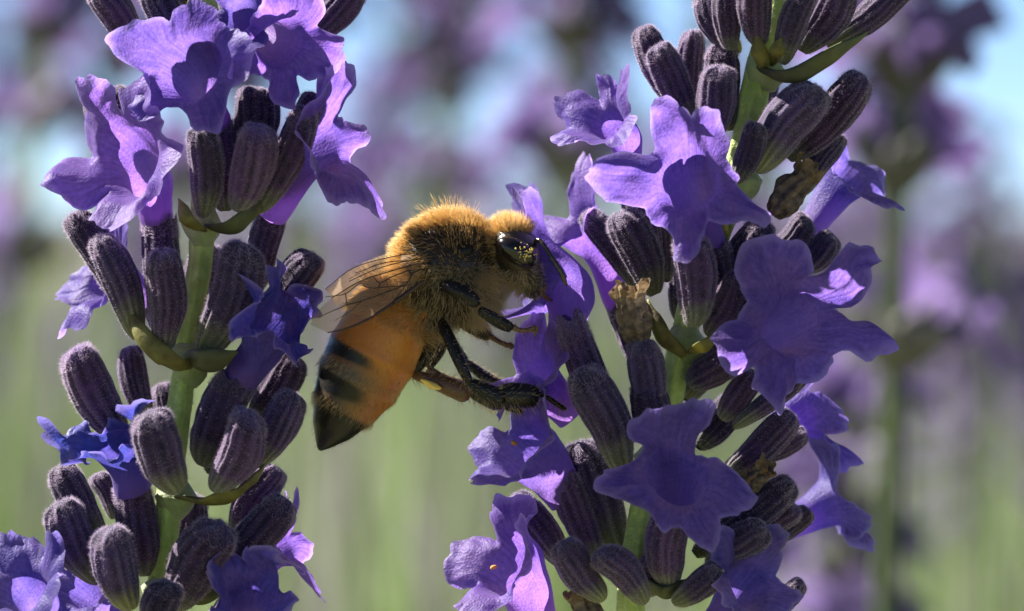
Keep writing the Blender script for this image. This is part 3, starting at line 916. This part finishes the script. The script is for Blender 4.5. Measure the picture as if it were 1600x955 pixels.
# ------------------------------------------------------------------ the honey bee
def build_bee():
    root = thing('honey_bee', 'honey bee with golden furry thorax and orange banded abdomen, head in a violet flower', 'bee', P(690, 500, 0))
    loc = np.array(root.location)
    def basis(ex_px):  # rotation whose columns are given image-plane axis, its normal, depth
        a = math.atan2(-ex_px[1], ex_px[0])
        x = RGT * math.cos(a) + UPV * math.sin(a)
        y = -RGT * math.sin(a) + UPV * math.cos(a)
        return np.stack([x, y, FWD], 1)
    parts = []
    parts.append(ellipsoid(P(704, 420, 0), (.205, .200, .205), 40, 28, basis((100, 25))))        # thorax
    parts.append(ellipsoid(P(735, 432, 0), (.15, .165, .17), 40, 28, basis((100, 25))))
    parts.append(ellipsoid(P(678, 455, 0), (.12, .13, .15), 40, 28))
    parts.append(ellipsoid(P(772, 412, 0), (.10, .085, .09), 30, 20))                             # neck
    parts.append(ellipsoid(P(805, 398, 0), (.135, .095, .185), 40, 28, basis((45, 100))))         # head
    parts.append(ellipsoid(P(828, 435, 0), (.085, .055, .09), 30, 20, basis((30, 100))))          # face
    parts.append(ellipsoid(P(650, 478, 0), (.09, .09, .11), 30, 20))                              # waist
    # abdomen
    a0 = np.array([630., 458.]); a1 = np.array([498., 705.])
    axl = np.linalg.norm(a1 - a0)
    tt = np.linspace(0, 1, 50)
    cl = np.array([P(*(a0 + (a1 - a0) * q + np.array([2, 1]) * math.sin(math.pi * q)), .02) for q in tt])
    rp = np.interp(tt, [0, .05, .12, .25, .4, .55, .7, .82, .92, .97, 1], [.09, .13, .155, .174, .180, .170, .138, .098, .053, .026, .005])
    steps = np.array([.22, .42, .61, .77, .9])
    for s_ in steps:                                             # overlapping rings
        rp += .006 * np.clip(1 - np.abs(tt - s_ + .035) / .04, 0, 1)
    parts.append(tube(cl, rp, 48, -FWD, 0.98))
    v, f = join(parts)
    me = mk_mesh('body', v, f)
    o = link('body', me)
    rm = o.modifiers.new('r', 'REMESH'); rm.mode = 'VOXEL'; rm.voxel_size = .008
    sm = o.modifiers.new('s', 'SMOOTH'); sm.factor = .5; sm.iterations = 6
    bpy.context.view_layer.update()
    dg = bpy.context.evaluated_depsgraph_get()
    m2 = bpy.data.meshes.new_from_object(o.evaluated_get(dg))
    o.modifiers.clear()
    nV = len(m2.vertices)
    co = np.empty(nV * 3); m2.vertices.foreach_get('co', co); co = co.reshape(-1, 3)
    # picture-plane coordinates for regions
    def topx(q):
        r = q - CAMP
        dep = r @ FWD
        return 800 + 8000 * (r @ RGT) / dep, 477.5 - 8000 * (r @ UPV) / dep
    px, py = topx(co)
    dx, dy = (a1 - a0) / axl
    def abd(px, py):
        return ((px - a0[0]) * dx + (py - a0[1]) * dy) / axl
    ta = abd(px, py)
    dors = ((px - a0[0]) * dy * -1 + (py - a0[1]) * dx) / 80.0   # +1 on the back
    rr = snoise(co, 14, 61) * .5
    isab = (ta > .03) & (px < 668)
    col = np.zeros((nV, 3)); col[:] = (.035, .024, .015)
    orange = np.array([.42, .125, .010]); amber = np.array([.54, .20, .022]); black = np.array([.006, .005, .004]); grey = np.array([.105, .068, .036])
    def band(x, c, w, s=.006):
        return 1 / (1 + np.exp(-(w - np.abs(x - c)) / s))
    tj = ta + .010 * rr
    ab = orange + (amber - orange) * np.clip(.5 + .5 * snoise(co, 9, 65), 0, 1)[:, None]
    rest = np.clip((tj - .40) / .12, 0, 1) * np.clip(.95 + 1.0 * dors + .25 * rr, 0, 1)
    ab = ab + (grey - ab) * rest[:, None]
    for c, w, d0 in ((.440, .040, -.10), (.630, .062, -.25), (.90, .15, -3.0)):
        m = band(tj, c, w * (np.clip(.75 + .5 * dors, .25, 1.15) if c < .8 else 1)) * (1 / (1 + np.exp(-(dors - d0 - .25 * rr) / .08)))
        ab = ab + (black - ab) * np.clip(1.15 * m, 0, 1)[:, None]
    m = band(tj, .235, .014) * np.clip(snoise(co, 20, 71) * .9, 0, .7) * (dors > -.2)     # faint smudges
    ab = ab + (black - ab) * m[:, None]
    wgt = np.clip((ta - .02) / .05, 0, 1) * isab
    col = col + (ab - col) * wgt[:, None]
    at = m2.color_attributes.new('pig', 'FLOAT_COLOR', 'POINT')
    c4 = np.ones((nV, 4)); c4[:, :3] = np.clip(col, 0, 1); c4[:, 3] = wgt
    at.data.foreach_set('color', c4.astype(np.float32).ravel())
    b = NB('bee_cuticle')
    ca, sp = b.attr('pig')
    nrm = b.bump(b.noise(90, 3, b.obj()), .35, .004)
    mt = b.done(b.princ(ca, .38, .45, nrm, Subsurface_Weight=.25, Subsurface_Radius=(.05, .02, .008), Subsurface_Scale=1.0))
    m2.materials.clear(); m2.materials.append(mt)
    m2.polygons.foreach_set('use_smooth', np.ones(len(m2.polygons), dtype=bool))
    # --- fur
    m2.calc_loop_triangles()
    tr = np.empty(len(m2.loop_triangles) * 3, dtype=np.int32); m2.loop_triangles.foreach_get('vertices', tr); tr = tr.reshape(-1, 3)
    A, Bq, Cq = co[tr[:, 0]], co[tr[:, 1]], co[tr[:, 2]]
    nr = np.cross(Bq - A, Cq - A); ar = np.linalg.norm(nr, axis=1); nr /= ar[:, None] + 1e-12
    cen = (A + Bq + Cq) / 3
    cpx, cpy = topx(cen)
    cta = abd(cpx, cpy)
    cab = (cta > .06) & (cpx < 660)
    chead = cpx > 775
    eyez = ((cpx - 808) / 46) ** 2 + ((cpy - 392) / 30) ** 2 > 1
    def hairs(mask, n, ln, width, flow, spread, seed, seg=2):
        r = np.random.default_rng(seed)
        p = ar * mask
        idx = r.choice(len(ar), n, p=p / p.sum())
        u = r.uniform(size=(n, 1)); w = r.uniform(size=(n, 1))
        sw = (u + w) > 1
        u = np.where(sw, 1 - u, u); w = np.where(sw, 1 - w, w)
        pos = A[idx] + (Bq[idx] - A[idx]) * u + (Cq[idx] - A[idx]) * w
        cl_ = vnoise(pos, 26, seed + 1) * .28
        d = nr[idx] + flow + cl_ + r.normal(0, spread, (n, 3))
        l = ln * r.uniform(.55, 1.15, n)
        bend = np.tile(flow * .35, (n, 1)) + vnoise(pos, 40, seed + 2) * .12
        v, f = blades(pos - nr[idx] * .004, d, l, width, seg, bend)
        return v - loc, f
    def fur_mat(name, c1, c2, tc, tr_=.5):
        b = NB(name)
        col = b.mix(b.noise(7, 2, b.obj()), C(*c1), C(*c2))
        return b.done(b.mixs(tr_, b.princ(col, .5, .25), b.transl(C(*tc))))
    MF_gold = fur_mat('fur_golden', (.60, .42, .19), (.80, .60, .32), (.98, .74, .36), .5)
    MF_pale = fur_mat('fur_cream', (.58, .46, .30), (.70, .58, .40), (.80, .66, .44), .5)
    MF_dark = fur_mat('fur_dark_brown', (.06, .04, .02), (.12, .08, .04), (.15, .1, .05), .3)
    body = o
    body.data = m2
    m2.transform(Matrix.Translation(-root.location)); body.parent = root
    back = V(-.8, -.15, 0)
    upz = nr @ UPV; facing = nr @ (-FWD); rgt = nr @ RGT
    thor = (~cab) & (~chead)
    top = thor & (upz + .45 * facing * 0 > -.25)
    shade_oval = ((cpx - 703) / 68) ** 2 + ((cpy - 398) / 44) ** 2       # oval of darker fur, painting the shade on the thorax side facing the viewer
    def fur(name, *a, mat=None, **k):
        v, f = hairs(*a, **k)
        h = link(name, mk_mesh(name, v, f, True, None, [mat]), body)
        h['kind'] = 'stuff'
    fur('thorax_fur', top * (shade_oval > 1) * 1.0, 7000, .060, .0013, back * .3, .16, 1, 3, mat=MF_gold)
    fur('thorax_fur', top * (shade_oval <= 1.15) * 1.0, 1700, .045, .0012, back * .3, .2, 11, 3, mat=MF_dark)
    fur('thorax_fur', top * (shade_oval <= 1) * 1.0, 1000, .055, .0011, back * .3, .2, 12, 3, mat=MF_gold)
    fur('thorax_fur', thor * (upz < .1) * 1.0, 2600, .062, .0012, V(.1, -.5, .1) * .3, .25, 2, 3, mat=MF_pale)
    fur('thorax_fur', thor * (cpy > 440) * (cpx < 735) * 1.0, 2600, .048, .0013, V(0, -.3, 0) * .3, .3, 8, 2, mat=MF_dark)  # dark hairs mixed in to paint the shade on the lower thorax
    fur('thorax_fur', top * (shade_oval > 1.6) * 1.0, 900, .105, .0008, back * .25, .22, 21, 3, mat=MF_gold)
    fur('thorax_fur', thor * (cpx > 728) * (cpy > 425) * 1.0, 1100, .075, .0009, V(.35, -.4, .1) * .6, .25, 22, 3, mat=MF_pale)
    fur('head_fur', chead * (cpy < 388) * eyez * 1.0, 1700, .05, .0010, V(-.2, .5, 0) * .4, .25, 3, 3, mat=MF_gold)
    fur('head_fur', chead * (cpy > 405) * (cpx < 822) * eyez * 1.0, 900, .04, .0009, V(.1, -.3, 0) * .3, .25, 4, 2, mat=MF_pale)
    fur('head_fur', chead * (cpx >= 805) * eyez * 1.0, 600, .022, .0009, V(.2, -.4, 0) * .3, .25, 5, 2, mat=MF_pale)
    fur('abdomen_fur', cab * (cta < .2) * 1.0, 2500, .045, .0009, V(-.5, -.7, 0) * .7, .2, 6, 2, mat=MF_gold)
    fr = (np.abs(cta - .525) < .035) | (np.abs(cta - .735) < .03)
    fur('abdomen_fur', cab * fr * 1.0, 800, .024, .0007, V(-.5, -.85, 0) * 1.3, .16, 27, 2, mat=MF_pale)
    dk = (np.abs(cta - .445) < .045) | (np.abs(cta - .635) < .07) | (cta > .78)
    fur('abdomen_fur', cab * dk * 1.0, 900, .018, .0006, V(-.5, -.85, 0) * 1.5, .16, 17, 2, mat=MF_dark)
    fur('abdomen_fur', cab * (cta >= .2) * (~dk) * 1.0, 1500, .018, .0006, V(-.5, -.85, 0) * 1.5, .16, 7, 2, mat=MF_gold)
    # --- eyes
    def smat(name, col, rough, spec=.5, bscale=0, bs=0.0, **kw):
        b = NB(name)
        nrm = b.bump(b.noise(bscale, 2, b.obj()), bs, .003) if bscale else None
        return b.done(b.princ(C(*col), rough, spec, nrm, **kw))
    M_EYE = smat('compound_eye_black', (.010, .007, .006), .16, .6, 300, .12)
    M_LEG = smat('leg_black', (.010, .008, .007), .36, .3, 120, .5)
    M_LEGB = smat('leg_brown', (.12, .055, .022), .35, .5, 120, .3)
    M_ANT = smat('antenna_dark', (.030, .022, .016), .22, .7, 200, .2)
    M_POL = smat('pollen_yellow', (.85, .62, .16), .6, .3)
    R = basis((62, 40))
    for d in (-.165, .165):
        ev, ef = ellipsoid(P(808, 394, d) - loc, (.086, .048, .056), 36, 24, R)
        link('compound_eye', mk_mesh('compound_eye', ev, ef, True, None, [M_EYE]), root)
    r = np.random.default_rng(9)
    gr = []
    for i in range(44):
        q = r.uniform(0, 1)
        x = r.normal(821, 8) + 6 * q; y = 389 + 14 * q + r.normal(0, 5)
        ce = np.array([x - 808, y - 392]); 
        a_ = math.atan2(40, 62)
        lx = (ce[0] * math.cos(a_) + ce[1] * math.sin(a_)) / 400 / .092
        ly = (-ce[0] * math.sin(a_) + ce[1] * math.cos(a_)) / 400 / .054
        rr2 = lx * lx + ly * ly
        if rr2 > .97:
            continue
        z = .066 * math.sqrt(1 - rr2)
        gr.append(ellipsoid(P(x, y, -.165 - z * .94) - loc, (r.uniform(.0018, .0042),) * 3, 6, 5))
    v, f = join(gr)
    h = link('pollen', mk_mesh('pollen', v, f, True, None, [M_POL]), root); h['kind'] = 'stuff'
    # --- antennae, mandible, tongue
    for d in (-.10, .09):
        c1 = resample([P(842 , 378, d), P(838, 372, d - .03), P(842, 374, d - .05)], 8)
        c = resample([P(836, 388, d + .03), P(838, 376, d - .02), P(846, 378, d - .05), P(862, 402, d - .08), P(876, 424, d - .09), P(885, 446, d - .08)], 44)
        rad = .0092 * (1 + .10 * np.sin(np.linspace(0, 12 * 6.28, 44))) * np.interp(np.linspace(0, 1, 44), [0, .15, .9, 1], [.7, .9, 1.1, .6])
        v, f = tube(c, rad, 12)
        link('antenna', mk_mesh('antenna', v - loc, f, True, None, [M_ANT]), root)
    v, f = tube(resample([P(838, 440, -.03), P(846, 452, -.03), P(852, 447, -.02)], 10), np.linspace(.02, .008, 10), 10)
    link('mandible', mk_mesh('mandible', v - loc, f, True, None, [M_LEGB]), root)
    v, f = tube(resample([P(838, 448, 0), P(850, 462, .02), P(862, 470, .05)], 10), np.linspace(.014, .006, 10), 10)
    link('tongue', mk_mesh('tongue', v - loc, f, True, None, [M_LEGB]), root)
    # --- legs: list of (segment name, [(px,py,d,r_px)...], material, flatness)
    def leg(segs, hair_n=260, hair_mat=MF_pale, hair_len=.04):
        e = link('leg', None, root)
        hp, hd = [], []
        for nm, pts, mat, flat in segs:
            q = resample(np.array(pts, float), 26)
            c = np.array([P(a[0], a[1], a[2]) for a in q])
            rd = np.clip(q[:, 3], .8, None) / 400.0
            rd = rd * np.interp(np.linspace(0, 1, 26), [0, .06, .94, 1], [.55, 1, 1, .5])
            v, f = tube(c, rd, 18, UPV, flat)
            link(nm, mk_mesh(nm, v - loc, f, True, None, [mat]), e)
            r = np.random.default_rng(int(pts[0][0]) + len(nm))
            if nm in ('claw',):
                continue
            k = r.integers(0, len(v), hair_n if nm != 'tarsus' else hair_n // 2)
            hp.append(v[k]); cc = c[k // 18]
            dd = v[k] - cc; dd /= np.linalg.norm(dd, axis=1)[:, None] + 1e-9
            hd.append(dd + unit(c[-1] - c[0]) * .6 + r.normal(0, .25, dd.shape))
        hp, hd = np.vstack(hp), np.vstack(hd)
        v, f = blades(hp, hd, np.random.default_rng(3).uniform(.3, 1, len(hp)) * hair_len, .0007, 2)
        h = link('leg_hair', mk_mesh('leg_hair', v - loc, f, True, None, [hair_mat]), e); h['kind'] = 'stuff'
        return e
    # near fore leg reaching into the flower
    leg([('femur', [(690, 446, -.17, 9), (705, 450, -.23, 12), (730, 462, -.26, 12), (748, 477, -.26, 9)], M_LEG, 1),
         ('tibia', [(748, 484, -.26, 7), (765, 494, -.25, 9.5), (785, 506, -.22, 10), (800, 513, -.20, 8)], M_LEG, 1),
         ('tarsus', [(800, 510, -.20, 5), (812, 516, -.19, 4), (826, 516, -.18, 4), (836, 513, -.17, 5)], M_LEGB, 1),
         ('claw', [(833, 509, -.17, 3), (839, 514, -.17, 3), (834, 525, -.17, 1.5)], M_LEGB, 1)], 90, MF_pale, .03)
    # far fore leg
    leg([('femur', [(705, 490, .1, 9), (735, 510, .14, 11), (750, 518, .14, 8)], M_LEG, 1),
         ('tibia', [(738, 514, .14, 8), (755, 521, .13, 10), (766, 526, .12, 7)], M_LEG, 1),
         ('tarsus', [(764, 524, .12, 5), (780, 534, .1, 4), (797, 541, .08, 4.5)], M_LEGB, 1),
         ('claw', [(795, 536, .08, 2.5), (801, 541, .07, 3), (797, 546, .07, 1.5)], M_LEGB, 1)], 160, MF_pale, .03)
    # near middle leg, standing on the flower below
    leg([('femur', [(688, 500, -.10, 8), (700, 525, -.16, 9.5), (718, 565, -.2, 9.5), (735, 602, -.2, 7)], M_LEG, 1),
         ('tibia', [(733, 596, -.2, 7), (752, 608, -.2, 13), (772, 621, -.18, 18), (786, 622, -.17, 17)], M_LEG, .7),
         ('basitarsus', [(784, 619, -.17, 18), (800, 618, -.16, 20), (825, 619, -.15, 19), (841, 622, -.14, 15)], M_LEG, .6),
         ('tarsus', [(836, 614, -.14, 5), (856, 622, -.12, 4), (872, 633, -.1, 4), (884, 640, -.08, 4)], M_LEG, 1)], 190, MF_pale, .045)
    # hind leg with the pollen basket
    leg([('femur', [(684, 500, .02, 10), (678, 530, .04, 10), (662, 560, .06, 10), (645, 584, .06, 8)], M_LEG, 1),
         ('tibia', [(643, 584, .06, 7), (662, 590, .05, 9), (695, 602, .04, 14), (735, 618, .02, 16)], M_LEGB, .7),
         ('basitarsus', [(737, 612, .02, 10), (760, 622, .02, 13), (780, 634, .02, 11)], M_LEG, .7),
         ('tarsus', [(780, 632, .02, 5), (800, 640, .02, 4), (818, 643, .02, 4)], M_LEG, 1)], 190, MF_pale, .045)
    v, f = ellipsoid(P(672, 600, .0) - loc, (.042, .011, .016), 24, 16, basis((90, 24)))
    v = v + vnoise(v, 60, 8) * .006 + vnoise(v, 160, 9) * .003
    link('pollen_load', mk_mesh('pollen_load', v, f, True, None, [M_POL]), root)
    # far legs on the other side of the body
    leg([('femur', [(690, 500, .12, 9), (705, 535, .2, 10), (728, 568, .22, 8)], M_LEG, 1),
         ('tibia', [(728, 566, .22, 7), (760, 590, .22, 9), (790, 605, .2, 8)], M_LEG, 1),
         ('tarsus', [(790, 603, .2, 4), (820, 606, .18, 4), (845, 612, .15, 4)], M_LEGB, 1)], 120, MF_pale, .03)
    leg([('femur', [(680, 500, .14, 9), (690, 540, .2, 9), (668, 575, .22, 8)], M_LEG, 1),
         ('tibia', [(666, 575, .22, 7), (690, 592, .22, 9), (725, 606, .2, 11)], M_LEGB, .7),
         ('tarsus', [(725, 606, .2, 5), (760, 612, .18, 4), (800, 622, .15, 4)], M_LEG, 1)], 120, MF_pale, .03)
    # --- wings
    b = NB('wing_membrane')
    nrm = b.bump(b.noise(14, 3, b.obj()), .5, .01)
    tb = b.n('ShaderNodeBsdfTransparent'); tb.inputs[0].default_value = C(.93, .84, .72)
    gl = b.princ(C(.42, .30, .21), .2, .7, nrm)
    tl = b.transl(C(.90, .68, .48))
    mw = b.mixs(.30, tb.outputs[0], b.mixs(.5, gl, tl))
    M_WING = b.done(mw)
    M_VEIN = smat('wing_vein_brown', (.055, .030, .018), .4, .4)
    def wing(name, lead, trail, dfun, veins):
        n = 48; m = 22
        Lc = resample(np.array(lead, float), n); Tc = resample(np.array(trail, float), n)
        q = np.linspace(0, 1, m)
        grid = Lc[:, None] * (1 - q)[None, :, None] + Tc[:, None] * q[None, :, None]
        pts = grid.reshape(-1, 2)
        dd = dfun(pts[:, 0], pts[:, 1])
        v = np.array([P(a[0], a[1], c) for a, c in zip(pts, dd)])
        o = link(name, mk_mesh(name, v - loc, grid_faces(n, m, False), True, None, [M_WING]), root)
        vp = []
        for pl, w0, w1 in veins:
            c2 = resample(np.array(pl, float), max(10, 7 * len(pl)))
            d2 = dfun(c2[:, 0], c2[:, 1])
            c = np.array([P(a[0], a[1], k - .001) for a, k in zip(c2, d2)])
            vp.append(tube(c, np.linspace(w0, w1, len(c)) / 960.0, 7))
        v, f = join(vp)
        link('wing_veins', mk_mesh('wing_veins', v - loc, f, True, None, [M_VEIN]), o)
        return o
    def df(x, y):   # near wing lies along the body, tip a little nearer the viewer
        return -.17 - .10 * np.clip((716 - x) / 230, 0, 1) + .0011 * (y - 460) * -1 * np.clip((716 - x) / 120, 0, 1) * .6 + .006 * np.sin(x * .09 + y * .11)
    lead = [(717, 400), (690, 420), (652, 448), (614, 476), (575, 499), (540, 514), (512, 520)]
    trail = [(715, 392), (664, 405), (610, 420), (560, 440), (518, 466), (494, 490), (485, 507)]
    trailb = [(505, 518), (493, 514)]
    vn = [([(716, 398), (690, 419), (652, 447), (616, 473)], 14, 9), ([(616, 473), (575, 499), (540, 514), (512, 520)], 6, 2),
          ([(713, 397), (680, 413), (641, 428), (612, 470)][:3], 4, 3), ([(712, 396), (660, 410), (610, 424), (562, 440), (518, 466)], 3, 1.6),
          ([(710, 398), (664, 420), (638, 423)], 4, 2.5), ([(638, 422), (642, 432), (633, 446)], 2.6, 2.2), ([(638, 423), (612, 433), (594, 442), (584, 434)], 2.4, 2),
          ([(594, 442), (590, 450), (572, 449), (562, 443), (540, 459), (509, 464)], 2.4, 1.6), ([(540, 459), (541, 470), (540, 477), (515, 488), (497, 497)], 2.4, 1.2),
          ([(540, 477), (566, 470), (600, 458), (633, 446)], 2.2, 2.4), ([(590, 450), (612, 448), (633, 446)], 2, 2), ([(633, 446), (622, 462), (612, 474)], 2.2, 2.2),
          ([(566, 470), (548, 486), (525, 500)], 1.8, 1)]
    wing('forewing', lead, trail, df, vn)
    def dh(x, y):
        return -.135 - .06 * np.clip((716 - x) / 230, 0, 1) + .005 * np.sin(x * .1 + y * .08)
    wing('hindwing', [(706, 398), (660, 409), (610, 424), (560, 446), (525, 470)], [(704, 394), (650, 396), (600, 404), (550, 420), (508, 452)],
         dh, [([(704, 394), (650, 396), (600, 404), (550, 420), (508, 452)], 2.2, 1.2), ([(700, 397), (640, 407), (590, 420), (545, 440)], 2.4, 1.4), ([(640, 407), (600, 411), (555, 427)], 2, 1.2)])
    def dl(x, y):
        return .17 + .06 * np.clip((700 - x) / 200, 0, 1) + .005 * np.sin(x * .09)
    wing('forewing', [(700, 385), (650, 410), (600, 440), (560, 462), (525, 478)], [(700, 378), (640, 388), (590, 402), (545, 424), (512, 456)], dl,
         [([(700, 385), (650, 410), (600, 440), (560, 462)], 6, 2), ([(700, 380), (640, 396), (590, 412), (545, 436)], 2.5, 1.4)])
    wing('hindwing', [(694, 388), (650, 392), (600, 406), (560, 425)], [(694, 384), (655, 384), (610, 394), (565, 412)], lambda x, y: .14 + .05 * np.clip((700 - x) / 200, 0, 1),
         [([(694, 386), (650, 389), (600, 402)], 2.2, 1.2)])
    v, f = ellipsoid(P(717, 396, -.165) - loc, (.062, .036, .034), 24, 16, basis((40, -18)))
    link('wing_root', mk_mesh('wing_root', v, f, True, None, [M_LEG]), root)
    return root
build_bee()
